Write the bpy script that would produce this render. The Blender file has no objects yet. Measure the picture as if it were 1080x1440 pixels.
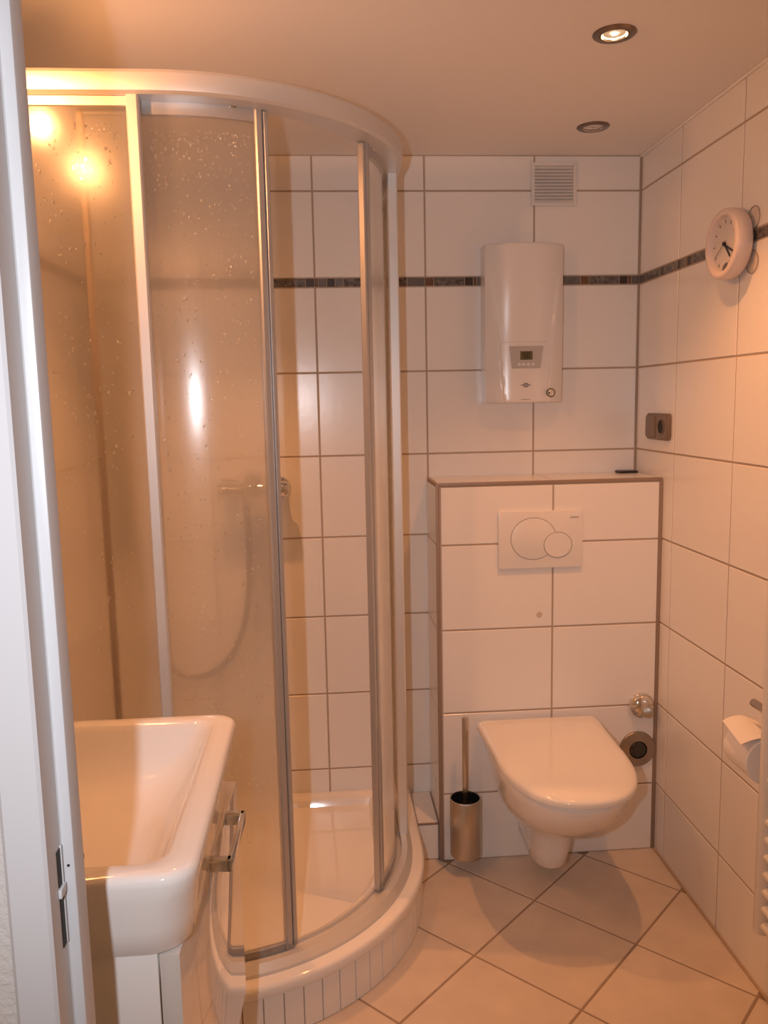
import bpy, bmesh, math, random
from mathutils import Vector, Matrix

random.seed(7)
sc = bpy.context.scene
COL = sc.collection
PI = math.pi

# ------------------------------------------------------------------ camera
CAM = Vector((-0.9867, -2.5277, 1.3883))
YAW, PIT, ROL, FPX = 0.0727, -0.1339, -0.0202, 1152.7
r0 = Vector((math.cos(YAW), -math.sin(YAW), 0))
f0 = Vector((math.sin(YAW), math.cos(YAW), 0))
fw = math.cos(PIT) * f0 + math.sin(PIT) * Vector((0, 0, 1))
up = -math.sin(PIT) * f0 + math.cos(PIT) * Vector((0, 0, 1))
R = math.cos(ROL) * r0 + math.sin(ROL) * up
U = math.cos(ROL) * up - math.sin(ROL) * r0
cd = bpy.data.cameras.new('camera')
cam = bpy.data.objects.new('camera', cd)
COL.objects.link(cam)
cd.sensor_fit = 'VERTICAL'
cd.sensor_height = 36
cd.sensor_width = 27
cd.lens = FPX / 1440 * 36
cd.clip_start = 0.01
M = Matrix((R, U, -fw)).transposed().to_4x4()
M.translation = CAM
cam.matrix_world = M
sc.camera = cam

# ------------------------------------------------------------------ world, exposure, flash
w = bpy.data.worlds.new('world')
sc.world = w
w.use_nodes = True
w.node_tree.nodes['Background'].inputs[0].default_value = (1, .50, .22, 1)
w.node_tree.nodes['Background'].inputs[1].default_value = 0.25
sc.view_settings.view_transform = 'Standard'
sc.view_settings.look = 'None'
sc.view_settings.gamma = 1
sc.view_settings.use_curve_mapping = False
sc.view_settings.exposure = 0.16
sc.cycles.max_bounces = 14
sc.cycles.transparent_max_bounces = 16
sc.cycles.transmission_bounces = 12
sc.cycles.sample_clamp_indirect = 6
sc.cycles.blur_glossy = 0.3

HALO = (1.0, 0.375, 0.115)       # halogen against daylight white balance
FLASH_COL = (0.90, 0.93, 1.0)
E_FLASH = 26.0
E_DOWN = 28.0
E_MIRROR = 9.2


def lamp(name, kind, loc, energy, color, radius, direction=None, angle=None, blend=0.4):
    d = bpy.data.lights.new(name, kind)
    d.energy = energy
    d.color = color
    d.shadow_soft_size = radius
    if kind == 'SPOT':
        d.spot_size = angle
        d.spot_blend = blend
    o = bpy.data.objects.new(name, d)
    COL.objects.link(o)
    o.location = loc
    if direction is not None:
        o.rotation_euler = Vector(direction).to_track_quat('-Z', 'Y').to_euler()
    return o


lamp('camera_flash', 'SPOT', (-1.125, -2.51, 1.41), E_FLASH, FLASH_COL, 0.012, fw - R * .14 + U * .04, math.radians(104), 0.8)

# ------------------------------------------------------------------ materials
def new_mat(name):
    m = bpy.data.materials.new(name)
    m.use_nodes = True
    nt = m.node_tree
    return m, nt, nt.nodes['Principled BSDF']


def mat(name, col, rough=.4, metal=0., spec=.5, coat=0., coat_rough=.05, bump=0., bscale=20., var=0., vscale=6., emit=0., stretch=None, aniso=0., col2=None):
    m, nt, b = new_mat(name)
    b.inputs['Base Color'].default_value = (*col, 1)
    b.inputs['Roughness'].default_value = rough
    b.inputs['Metallic'].default_value = metal
    b.inputs['Specular IOR Level'].default_value = spec
    b.inputs['Coat Weight'].default_value = coat
    b.inputs['Coat Roughness'].default_value = coat_rough
    if aniso:
        b.inputs['Anisotropic'].default_value = aniso
    if emit:
        b.inputs['Emission Color'].default_value = (*col, 1)
        b.inputs['Emission Strength'].default_value = emit
    tc = mp = None
    if bump or var:
        tc = nt.nodes.new('ShaderNodeTexCoord')
        mp = nt.nodes.new('ShaderNodeMapping')
        nt.links.new(tc.outputs['Object'], mp.inputs[0])
        if stretch:
            mp.inputs['Scale'].default_value = stretch
    if var:
        n = nt.nodes.new('ShaderNodeTexNoise')
        n.inputs['Scale'].default_value = vscale
        n.inputs['Detail'].default_value = 6
        nt.links.new(mp.outputs[0], n.inputs[0])
        oi = nt.nodes.new('ShaderNodeObjectInfo')
        ad = nt.nodes.new('ShaderNodeVectorMath')
        ad.operation = 'ADD'
        nt.links.new(mp.outputs[0], ad.inputs[0])
        ml = nt.nodes.new('ShaderNodeVectorMath')
        ml.operation = 'SCALE'
        ml.inputs[0].default_value = (7, 3, 5)
        nt.links.new(oi.outputs['Random'], ml.inputs['Scale'])
        nt.links.new(ml.outputs[0], ad.inputs[1])
        nt.links.new(ad.outputs[0], n.inputs[0])
        cr = nt.nodes.new('ShaderNodeValToRGB')
        c2 = col2 if col2 else tuple(max(0, c * (1 - var)) for c in col)
        cr.color_ramp.elements[0].position = .35
        cr.color_ramp.elements[1].position = .65
        cr.color_ramp.elements[0].color = (*c2, 1)
        cr.color_ramp.elements[1].color = (*col, 1)
        nt.links.new(n.outputs['Fac'], cr.inputs[0])
        nt.links.new(cr.outputs[0], b.inputs['Base Color'])
    if bump:
        n = nt.nodes.new('ShaderNodeTexNoise')
        n.inputs['Scale'].default_value = bscale
        n.inputs['Detail'].default_value = 4
        nt.links.new(mp.outputs[0], n.inputs[0])
        bp = nt.nodes.new('ShaderNodeBump')
        bp.inputs['Strength'].default_value = bump
        bp.inputs['Distance'].default_value = .002
        nt.links.new(n.outputs['Fac'], bp.inputs['Height'])
        nt.links.new(bp.outputs[0], b.inputs['Normal'])
    return m


TILE = mat('white_tile', (.88, .86, .84), .22, spec=.5, bump=.10, bscale=30)
GROUT = mat('grey_brown_grout', (.46, .375, .31), .85, bump=.4, bscale=300)
FLOORG = mat('brown_floor_grout', (.33, .25, .19), .9, bump=.4, bscale=300)
FLOORT = mat('beige_floor_tile', (.69, .60, .52), .38, bump=.15, bscale=60, var=.10, vscale=9)
CEIL = mat('painted_ceiling', (.90, .87, .84), .8, bump=.05, bscale=60)
MARBLE = mat('grey_marble', (.21, .19, .18), .25, var=.8, vscale=90, col2=(.065, .055, .05))
GREYST = mat('plain_grey_stone', (.165, .15, .145), .3, var=.25, vscale=60)
DARKBR = mat('dark_brown_stone', (.055, .038, .03), .3, var=.3, vscale=60)
BROWN = mat('brown_stone', (.17, .085, .045), .3, var=.3, vscale=60)
CERAM = mat('white_glazed_ceramic', (.88, .865, .85), .08, spec=.5, coat=.3)
PLAST = mat('white_plastic', (.82, .80, .78), .22, spec=.5)
LIDM = mat('white_lid_plastic', (.87, .85, .82), .07, spec=.6, coat=.4)
GLOSSW = mat('glossy_white_lacquer', (.74, .70, .66), .03, spec=.9, coat=1., coat_rough=.012)
GLOSSW.node_tree.nodes['Principled BSDF'].inputs['Coat IOR'].default_value = 2.3
CARC = mat('white_board', (.84, .82, .80), .3)
ALU = mat('satin_aluminium', (.72, .71, .70), .42, metal=.5)
ALUD = mat('worn_grey_aluminium', (.56, .55, .55), .36, metal=.65)
CHROME = mat('chrome', (.78, .77, .75), .06, metal=1.)
STEEL = mat('brushed_steel', (.60, .56, .51), .28, metal=1., bump=.25, bscale=60, stretch=(40, 40, 1))
BRONZE = mat('dull_nickel', (.42, .37, .33), .3, metal=1.)
TRIM = mat('grey_brown_edge_profile', (.33, .245, .19), .45, metal=.2)
BLACK = mat('black_plastic', (.012, .012, .013), .35)
DARK = mat('dark_void', (.006, .006, .006), .6)
TAUPE = mat('taupe_plastic', (.21, .155, .12), .4)
FRAMEM = mat('white_painted_frame', (.54, .55, .57), .35, bump=.03, bscale=80)
SEAL = mat('brown_silicone', (.46, .34, .24), .6)
PAPER = mat('toilet_paper', (.88, .86, .84), .9, bump=.3, bscale=200)
CARD = mat('brown_card', (.25, .15, .09), .9)
DISPLAY = mat('olive_display', (.13, .11, .05), .25)
SEGM = mat('dark_segments', (.012, .012, .008), .5)
SILVER = mat('silver_panel', (.55, .54, .54), .35, metal=.5)
GOLD = mat('pale_gold_print', (.62, .55, .38), .4)
GREYPR = mat('grey_print', (.25, .22, .20), .5)
WALLP = mat('hall_wallpaper', (.55, .53, .51), .9, bump=.9, bscale=180)
CLOCKW = mat('pinkish_white_plastic', (.78, .67, .63), .3)
FACE = mat('clock_face', (.66, .63, .62), .4)
BULB = mat('lit_halogen', (1, .74, .42), .3, emit=28.)
REFL = mat('lamp_reflector', (.8, .72, .55), .15, metal=1., emit=0.)
HOSE = mat('grey_spiral_hose', (.16, .15, .14), .35, metal=.3)
SLATBACK = mat('vent_backing', (.50, .46, .43), .7)
SMUDGE = mat('faint_stain', (.60, .52, .47), .5)


def glass_mat(name, sharp, haze, rough, tint, gloss=.13, ior=1.4, refr=1.3):
    """sharp: share of straight transmission, haze: share of milky scatter, the rest a blurred view"""
    m = bpy.data.materials.new(name)
    m.use_nodes = True
    nt = m.node_tree
    nt.nodes.clear()
    out = nt.nodes.new('ShaderNodeOutputMaterial')
    tr = nt.nodes.new('ShaderNodeBsdfTransparent')
    tr.inputs[0].default_value = (*tint, 1)
    rf = nt.nodes.new('ShaderNodeBsdfRefraction')
    rf.inputs['Color'].default_value = (*tint, 1)
    rf.inputs['Roughness'].default_value = rough
    rf.inputs['IOR'].default_value = refr
    tl = nt.nodes.new('ShaderNodeBsdfTranslucent')
    tl.inputs[0].default_value = (.88, .86, .84, 1)
    df = nt.nodes.new('ShaderNodeBsdfDiffuse')
    df.inputs[0].default_value = (.88, .86, .84, 1)
    gl = nt.nodes.new('ShaderNodeBsdfGlossy')
    gl.inputs['Roughness'].default_value = gloss
    gl.inputs['Color'].default_value = (1, 1, 1, 1)
    lw = nt.nodes.new('ShaderNodeLayerWeight')      # Schlick: f0 + (1 - f0) (1 - cos)^5
    lw.inputs['Blend'].default_value = .5
    pw = nt.nodes.new('ShaderNodeMath')
    pw.operation = 'POWER'
    nt.links.new(lw.outputs['Facing'], pw.inputs[0])
    pw.inputs[1].default_value = 5
    f0 = ((ior - 1) / (ior + 1)) ** 2
    fr = nt.nodes.new('ShaderNodeMath')
    fr.operation = 'MULTIPLY_ADD'
    nt.links.new(pw.outputs[0], fr.inputs[0])
    fr.inputs[1].default_value = (1 - f0) * .5
    fr.inputs[2].default_value = f0

    def mix(f, a, b_):
        if f == 0.0:
            return a
        x = nt.nodes.new('ShaderNodeMixShader')
        if isinstance(f, float):
            x.inputs[0].default_value = f
        else:
            nt.links.new(f, x.inputs[0])
        nt.links.new(a, x.inputs[1])
        nt.links.new(b_, x.inputs[2])
        return x.outputs[0]
    see = tr.outputs[0] if sharp >= 1 else mix(sharp, rf.outputs[0], tr.outputs[0])
    body = mix(haze, see, mix(.5, df.outputs[0], tl.outputs[0])) if haze else see
    fin = mix(fr.outputs[0], body, gl.outputs[0])
    nt.links.new(fin, out.inputs[0])
    return m


FOG = glass_mat('fogged_wet_glass', .30, .18, .60, (.98, .97, .95), .21, 1.55, 1.13)
GLASS = glass_mat('clear_glass', 1.0, 0.0, .0, (.97, .97, .95), .05)
DROP = glass_mat('water_drop', .65, .0, .02, (1, 1, 1), .10, 3.0, 1.2)
CLEAR = glass_mat('clear_plastic', 1.0, .05, .05, (.97, .95, .93), .05, 1.25)

# ------------------------------------------------------------------ mesh helpers
ORG = {}


def spin(mb, pivot, ang):
    m = Matrix.Rotation(ang, 3, 'Z')
    pv = Vector(pivot)
    mb.v = [pv + m @ (v - pv) for v in mb.v]
    return mb


class MB:
    def __init__(self):
        self.v, self.f = [], []

    def add(self, vs, fs):
        o = len(self.v)
        self.v += [Vector(p) for p in vs]
        self.f += [tuple(i + o for i in q) for q in fs]
        return self

    def box(self, a, b, bev=0.):
        x0, y0, z0 = (min(a[i], b[i]) for i in range(3))
        x1, y1, z1 = (max(a[i], b[i]) for i in range(3))
        bm = bmesh.new()
        bmesh.ops.create_cube(bm, size=1)
        for v in bm.verts:
            v.co = Vector(((x0 + x1) / 2 + v.co.x * (x1 - x0), (y0 + y1) / 2 + v.co.y * (y1 - y0), (z0 + z1) / 2 + v.co.z * (z1 - z0)))
        if bev:
            bmesh.ops.bevel(bm, geom=bm.edges[:], offset=bev, segments=2, profile=.6, affect='EDGES')
        bm.verts.index_update()
        self.add([v.co.copy() for v in bm.verts], [[v.index for v in f.verts] for f in bm.faces])
        bm.free()
        return self

    def lathe(self, prof, origin=(0, 0, 0), axis=(0, 0, 1), n=32, cap0=True, cap1=True):
        """prof: (radius, height along axis)"""
        ax = Vector(axis).normalized()
        t = Vector((1, 0, 0)) if abs(ax.x) < .9 else Vector((0, 1, 0))
        e1 = (t - ax * t.dot(ax)).normalized()
        e2 = ax.cross(e1)
        O = Vector(origin)
        vs, fs = [], []
        for (r, h) in prof:
            for i in range(n):
                a = 2 * PI * i / n
                vs.append(O + ax * h + (e1 * math.cos(a) + e2 * math.sin(a)) * r)
        for k in range(len(prof) - 1):
            for i in range(n):
                j = (i + 1) % n
                fs.append((k * n + i, k * n + j, (k + 1) * n + j, (k + 1) * n + i))
        if cap0:
            fs.append(tuple(range(n - 1, -1, -1)))
        if cap1:
            fs.append(tuple((len(prof) - 1) * n + i for i in range(n)))
        return self.add(vs, fs)

    def cyl(self, p0, p1, r, n=20, bev=0.):
        p0, p1 = Vector(p0), Vector(p1)
        L = (p1 - p0).length
        if bev:
            pr = [(r - bev, 0), (r - bev * .3, bev * .3), (r, bev), (r, L - bev), (r - bev * .3, L - bev * .3), (r - bev, L)]
        else:
            pr = [(r, 0), (r, L)]
        return self.lathe(pr, p0, p1 - p0, n)

    def tube(self, pts, r, n=10, closed=False):
        P = [Vector(p) for p in pts]
        m = len(P)
        vs, fs = [], []
        prev = None
        for k in range(m):
            if closed:
                t = (P[(k + 1) % m] - P[k - 1]).normalized()
            else:
                t = (P[min(k + 1, m - 1)] - P[max(k - 1, 0)]).normalized()
            if prev is None:
                q = Vector((0, 0, 1)) if abs(t.z) < .9 else Vector((1, 0, 0))
            else:
                q = prev
            e = (q - t * q.dot(t)).normalized()
            prev = e
            g = t.cross(e)
            for i in range(n):
                a = 2 * PI * i / n
                vs.append(P[k] + (e * math.cos(a) + g * math.sin(a)) * r)
        rng = m if closed else m - 1
        for k in range(rng):
            k2 = (k + 1) % m
            for i in range(n):
                j = (i + 1) % n
                fs.append((k * n + i, k * n + j, k2 * n + j, k2 * n + i))
        if not closed:
            fs.append(tuple(range(n - 1, -1, -1)))
            fs.append(tuple((m - 1) * n + i for i in range(n)))
        return self.add(vs, fs)

    def loft(self, loops, cap0=True, cap1=True):
        n = len(loops[0])
        vs = [p for l in loops for p in l]
        fs = []
        for k in range(len(loops) - 1):
            for i in range(n):
                j = (i + 1) % n
                fs.append((k * n + i, k * n + j, (k + 1) * n + j, (k + 1) * n + i))
        if cap0:
            fs.append(tuple(range(n - 1, -1, -1)))
        if cap1:
            fs.append(tuple((len(loops) - 1) * n + i for i in range(n)))
        return self.add(vs, fs)

    def build(self, name, m, parent=None, smooth=35, loc=None):
        L = ORG[parent.name] if parent is not None else Vector((0, 0, 0))
        P = Vector(loc) if loc is not None else L
        me = bpy.data.meshes.new(name)
        me.from_pydata([v - P for v in self.v], [], self.f)
        bm = bmesh.new()
        bm.from_mesh(me)
        bmesh.ops.recalc_face_normals(bm, faces=bm.faces[:])
        bm.to_mesh(me)
        bm.free()
        if smooth:
            me.polygons.foreach_set('use_smooth', [True] * len(me.polygons))
            me.set_sharp_from_angle(angle=math.radians(smooth))
        me.materials.append(m)
        o = bpy.data.objects.new(name, me)
        COL.objects.link(o)
        o.parent = parent
        o.location = P - L
        ORG[o.name] = P
        return o


def tag(o, label=None, cat=None, group=None, kind=None):
    if label:
        o['label'] = label
    if cat:
        o['category'] = cat
    if group:
        o['group'] = group
    if kind:
        o['kind'] = kind
    return o


def thing(name, label, cat, loc, group=None):
    o = bpy.data.objects.new(name, None)
    o.empty_display_size = .05
    COL.objects.link(o)
    o.location = loc
    ORG[o.name] = Vector(loc)
    return tag(o, label, cat, group)


def structure(mb, name, m):
    return tag(mb.build(name, m, None, 0), kind='structure')


# ------------------------------------------------------------------ dimensions
XL, YF = -1.665, -1.76           # left wall, inner face of the door wall
CH = 2.109
P, W, G = .253, .333, .0052
Z0 = .2133
BD, BW, BT, BV = .2158, .668, 1.1526, -.3264
ROWS = [(-.04, Z0)] + [(Z0 + k * P, Z0 + (k + 1) * P) for k in range(6)]
ZS0 = Z0 + 6 * P
ZS1 = ZS0 + .026
ROWS += [(ZS1, ZS1 + P - .003), (ZS1 + P - .003, CH + .05)]
GD = .0016                       # grout sits this much behind the tile faces

# ------------------------------------------------------------------ tiles
_tile_cache = {}


def tile_mesh(wd, ht, m, th=.006, ch=.0012):
    key = (round(wd, 4), round(ht, 4), m.name)
    if key in _tile_cache:
        return _tile_cache[key]
    a, b = wd / 2, ht / 2
    vs = [(-a + ch, 0, -b + ch), (a - ch, 0, -b + ch), (a - ch, 0, b - ch), (-a + ch, 0, b - ch),
          (-a, ch, -b), (a, ch, -b), (a, ch, b), (-a, ch, b),
          (-a, th, -b), (a, th, -b), (a, th, b), (-a, th, b)]
    fs = [(0, 1, 2, 3)]
    for k in (0, 4):
        for i in range(4):
            j = (i + 1) % 4
            fs.append((k + i, k + 4 + i, k + 4 + j, k + j))
    me = bpy.data.meshes.new('tile')
    me.from_pydata(vs, [], fs)
    me.materials.append(m)
    me.update()
    _tile_cache[key] = me
    return me


FACING = {'-Y': (0, 0, 0), '-X': (0, 0, -PI / 2), '+X': (0, 0, PI / 2), '+Z': (-PI / 2, 0, 0)}


def put_tile(parent, face, plane, u0, u1, v0, v1, m=TILE, name='tile', gap=G, proud=0.):
    """u along the wall (X for -Y and +Z faces, Y for the side faces); v is Z (Y for +Z)."""
    u0, u1 = u0 + gap / 2, u1 - gap / 2
    v0, v1 = v0 + gap / 2, v1 - gap / 2
    if u1 - u0 < .004 or v1 - v0 < .004:
        return
    o = bpy.data.objects.new(name, tile_mesh(u1 - u0, v1 - v0, m))
    COL.objects.link(o)
    o.parent = parent
    u, v = (u0 + u1) / 2, (v0 + v1) / 2
    o.location = {'-Y': (u, plane - proud, v), '-X': (plane - proud, u, v), '+X': (plane + proud, u, v), '+Z': (u, v, plane + proud)}[face]
    o.location -= ORG[parent.name]
    e = list(FACING[face])
    t = .0012
    e[0] += random.uniform(-t, t)
    e[2] += random.uniform(-t, t)
    o.rotation_euler = e
    return o


def course(parent, face, plane, cuts, rows):
    for (v0, v1) in rows:
        v0, v1 = max(v0, .0), min(v1, CH)
        for u0, u1 in zip(cuts[:-1], cuts[1:]):
            put_tile(parent, face, plane, u0, u1, v0, v1)


PATTERN = [(.024, GREYST), (.008, BROWN), (.024, DARKBR), (.092, MARBLE), (.024, BROWN), (.052, GREYST), (.080, MARBLE), (.024, GREYST), (.010, DARKBR), (.068, MARBLE), (.022, GREYST), (.022, DARKBR)]


def border(parent, face, plane, a, b, start):
    """listello of stone pieces from a towards b"""
    s = 1 if b > a else -1
    p, k = a, start
    while (b - p) * s > .004:
        ln, m = PATTERN[k % len(PATTERN)]
        q = p + s * (ln + .0025)
        if (q - b) * s > 0:
            q = b
        put_tile(parent, face, plane, min(p, q), max(p, q), ZS0, ZS1, m, 'mosaic_piece', .0025, .0006)
        p = q
        k += 1


# ------------------------------------------------------------------ room shell
wb = structure(MB().box((XL - .1, GD, -.05), (.1, .1, CH + .1)), 'wall_back', GROUT)
cutsb = [XL, -.996 - W, -.996, -.663, -.33, 0]
cutsb = [XL + .002] + [-.33 - k * W for k in range(3, -1, -1)] + [-.003]
course(wb, '-Y', 0, cutsb, ROWS)
border(wb, '-Y', 0, 0, XL, 0)
wr = structure(MB().box((GD, YF - .001, -.05), (.1, GD, CH + .1)), 'wall_right', GROUT)
cutsr = [YF] + [-.281 - k * W for k in range(4, -1, -1)] + [-.002]
course(wr, '-X', 0, cutsr, ROWS)
border(wr, '-X', 0, 0, YF, 5)
wl = structure(MB().box((XL - .1, YF - .001, -.05), (XL - GD, GD, CH + .1)), 'wall_left', GROUT)
course(wl, '+X', XL, cutsr, ROWS)
border(wl, '+X', XL, 0, YF, 3)
structure(MB().box((XL - .1, YF - .06, CH), (.1, .1, CH + .1)), 'ceiling', CEIL)
# thin trim bead where ceiling meets the right wall
structure(MB().box((-.006, YF, CH - .007), (0, 0, CH - .0002), .002), 'trim_1', CEIL)

# door wall, with the doorway the photograph is taken through
JX0, JX1, JH = -1.231, -.40, 2.05
YO = -1.826                      # hall face of the frame
structure(MB().box((-2.6, YO + .012, -.05), (JX0 - .045, YF, 2.5)).box((JX1 + .04, YO + .012, -.05), (1.2, YF, 2.5)).box((JX0 - .045, YO + .012, JH + .035), (JX1 + .04, YF, 2.5)), 'wall_front', WALLP)
door = thing('door_1', None, None, (JX0, YO, 0))
tag(door, kind='structure')


def jamb(side):
    """one upright of the rebated frame: architrave, rebate, stop, reveal (section in x, y)"""
    sec = [(-.050, .014), (-.050, .004), (-.046, .0), (-.0145, -.0005), (-.0115, .002), (-.0115, .0375), (-.0105, .0390), (-.003, .0390), (-.0008, .0398), (0, .042), (0, .066), (-.050, .066)]
    x = JX0 if side < 0 else JX1
    loops = []
    for z in (0, JH + (.0)):
        loops.append([Vector((x + (dx if side < 0 else -dx), YO + dy, z)) for dx, dy in sec])
    return MB().loft(loops)


jl = jamb(-1).build('door_jamb', FRAMEM, door, 25)
jamb(1).build('door_jamb', FRAMEM, door, 25)
MB().box((JX0 - .05, YO, JH), (JX1 + .05, YF, JH + .05), .003).build('door_lintel', FRAMEM, door)
xr = JX0 - .0115
MB().box((xr - .012, YO + .0245, .948), (xr + .0008, YO + .0345, .983)).box((xr - .012, YO + .0245, .888), (xr + .0008, YO + .0345, .938)).build('latch_slot', DARK, jl, 0)
MB().box((xr, YO + .022, .9385), (xr + .0035, YO + .0365, .9475), .0012).build('latch_lip', FRAMEM, jl)
MB().box((xr, YO + .0335, .888), (xr + .0018, YO + .0365, .985), .0006).build('strike_edge', FRAMEM, jl)
MB().cyl((JX0 - .006, YO + .0392, .962), (JX0 - .006, YO + .0385, .962), .0014, 8).build('screw_hole', DARK, jl)

# floor: beige tiles laid diagonally, pieces cut at the walls
fl = structure(MB().box((XL - .1, YF - .06, -.1), (.1, .1, -GD)), 'floor', FLOORG)


def clip_poly(poly, x0, x1, y0, y1):
    def cl(pl, ax, val, keep_less):
        out = []
        for i in range(len(pl)):
            a, b = pl[i], pl[(i + 1) % len(pl)]
            ia = (a[ax] <= val) if keep_less else (a[ax] >= val)
            ib = (b[ax] <= val) if keep_less else (b[ax] >= val)
            if ia:
                out.append(a)
            if ia != ib:
                t = (val - a[ax]) / (b[ax] - a[ax])
                out.append((a[0] + t * (b[0] - a[0]), a[1] + t * (b[1] - a[1])))
        return out
    for args in ((0, x0, False), (0, x1, True), (1, y0, False), (1, y1, True)):
        poly = cl(poly, *args)
        if len(poly) < 3:
            return []
    return poly


FP = .296
c45 = math.sqrt(.5)
for i in range(-9, 10):
    for j in range(-9, 10):
        h = FP / 2 - .0029
        cu, cv = (i + .5) * FP, (j + .5) * FP
        q = [(cu - h, cv - h), (cu + h, cv - h), (cu + h, cv + h), (cu - h, cv + h)]
        q = [(-.435 + (a - b) * c45, -.439 + (a + b) * c45) for a, b in q]
        q = clip_poly(q, XL + .002, -.002, YF - .055, -.002)
        if len(q) < 3:
            continue
        cx = sum(a for a, b in q) / len(q)
        cy = sum(b for a, b in q) / len(q)
        ar = abs(sum(q[k][0] * q[(k + 1) % len(q)][1] - q[(k + 1) % len(q)][0] * q[k][1] for k in range(len(q)))) / 2
        if ar < 4e-4 or (cx < -1.15 and cy > -.75) or (cy > -.16 and cx > -.66):
            continue
        ins = .0013
        top = []
        for a, b in q:
            d = math.hypot(a - cx, b - cy)
            top.append((a + (cx - a) / d * ins * 1.4, b + (cy - b) / d * ins * 1.4))
        n = len(q)
        mb = MB()
        mb.add([(a, b, 0) for a, b in top] + [(a, b, -ins) for a, b in q] + [(a, b, -.008) for a, b in q],
               [tuple(range(n))] + [(k, (k + 1) % n, n + (k + 1) % n, n + k) for k in range(n)] + [(n + k, n + (k + 1) % n, 2 * n + (k + 1) % n, 2 * n + k) for k in range(n)])
        mb.build('floor_tile', FLOORT, fl, 0, loc=(cx, cy, 0))
# silicone bead along the foot of the right wall and the box
structure(MB().tube([(-.002, -BD - .002, .0015), (-.002, YF, .0005)], .0042, 8), 'silicone_bead_right', SEAL)

# ------------------------------------------------------------------ tiled cistern box
box = thing('cistern_box', 'white tiled half-height box behind the toilet with brown metal edge strips', 'boxing', (-.33, -.1, 0))
MB().box((-BW + GD, -BD + GD, 0), (-.0005, -.0005, BT - GD)).build('box_core', GROUT, box, 0)
brow = [(0, Z0), (Z0, Z0 + P), (Z0 + P, Z0 + 2 * P), (Z0 + 2 * P, Z0 + 3 * P), (Z0 + 3 * P, BT - .010)]
for v0, v1 in brow:
    put_tile(box, '-Y', -BD, -BW + .011, BV, v0, v1)
    put_tile(box, '-Y', -BD, BV, -.009, v0, v1)
    put_tile(box, '-X', -BW, -BD + .009, 0, v0, v1)
put_tile(box, '+Z', BT, -BW + .006, -.322, -BD + .009, 0)
put_tile(box, '+Z', BT, -.322, -.003, -BD + .009, 0)
MB().box((-BW - .0012, -BD - .0012, 0), (-BW + .0095, -BD + .0085, BT + .001), .0012).build('edge_strip', TRIM, box)
MB().box((-BW + .0095, -BD - .0012, BT - .0085), (-.004, -BD + .0085, BT + .0012), .0012).build('edge_strip', TRIM, box)
MB().box((-.0105, -BD - .0008, 0), (-.0003, -BD + .006, BT - .0085), .001).build('edge_strip', TRIM, box)
MB().lathe([(.009, 0), (.0085, .0006)], (-.366, -BD, .757), (0, -1, 0), 20).build('stain', SMUDGE, box)

ledge = thing('tiled_ledge', 'low white tiled ledge between shower tray and toilet box', 'ledge', (-.695, -.1, 0))
LX0, LX1, LY, LZ = -.735, -.6695, -.205, .118
MB().box((LX0 + .001, LY + GD, 0), (LX1, -.0005, LZ - GD)).build('ledge_core', GROUT, ledge, 0)
put_tile(ledge, '+Z', LZ, LX0, LX1, LY + .004, -.001)
put_tile(ledge, '-Y', LY, LX0, LX1, 0, LZ - .004)
MB().box((LX0, LY - .001, LZ - .005), (LX1, LY + .004, LZ + .0006), .001).build('edge_strip', TRIM, ledge)

# ------------------------------------------------------------------ ceiling downlights
def downlight(x, y, lit, label, power=1.0, angle=104):
    t = thing('ceiling_downlight', label, 'downlight', (x, y, CH), 'recessed ceiling downlights')
    o = (x, y, CH)
    MB().lathe([(.0275, .004), (.0275, -.002), (.030, -.005), (.040, -.004), (.0435, -.0015), (.0435, 0)], o, (0, 0, 1), 40, False, False).build('ring', RINGM, t)
    MB().lathe([(.0275, .004), (.027, -.002), (.0275, -.0035)], o, (0, 0, 1), 40, False, False).build('inner_ring', CHROME, t)
    r = MB().lathe([(.0268, -.0015), (.022, .004), (.014, .011), (.006, .015)], o, (0, 0, 1), 32, False, True).build('reflector', REFL if lit else RINGM, t, 20)
    b = MB().lathe([(.002, -.004), (.0052, -.002), (.006, .004), (.005, .012)], o, (0, 0, 1), 16, True, True).build('bulb', BULB if lit else CLEAR, t)
    MB().tube([(x + .027 * math.cos(a), y + .027 * math.sin(a), CH - .0035) for a in [2 * PI * k / 32 for k in range(32)]], .0012, 6, True).build('spring_clip', CHROME, t)
    if lit:
        g = MB().lathe([(.0255, -.001), (.012, .0035)], o, (0, 0, 1), 32, False, True).build('lens', LENS, t)
        lamp('downlight_lamp', 'SPOT', (x, y, CH - .012), E_DOWN * power, HALO, .018, (0, 0, -1), math.radians(angle), .9)
    else:
        MB().box((x - .026, y - .0015, CH - .0035), (x + .026, y + .0015, CH - .0015)).build('cross_bar', CHROME, t)
    return t


RINGM = mat('dark_nickel_ring', (.24, .19, .16), .22, metal=1.)
LENS = mat('glowing_lens', (1, .66, .30), .3, emit=9.)
downlight(-.38, -.815, True, 'lit recessed spotlight in the ceiling, glowing yellow')
downlight(-.237, -.257, False, 'unlit recessed spotlight in the ceiling near the back wall')

downlight(-1.25, -.52, True, 'lit recessed spotlight over the shower, hidden by the curved top rail', .95, 92)

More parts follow.
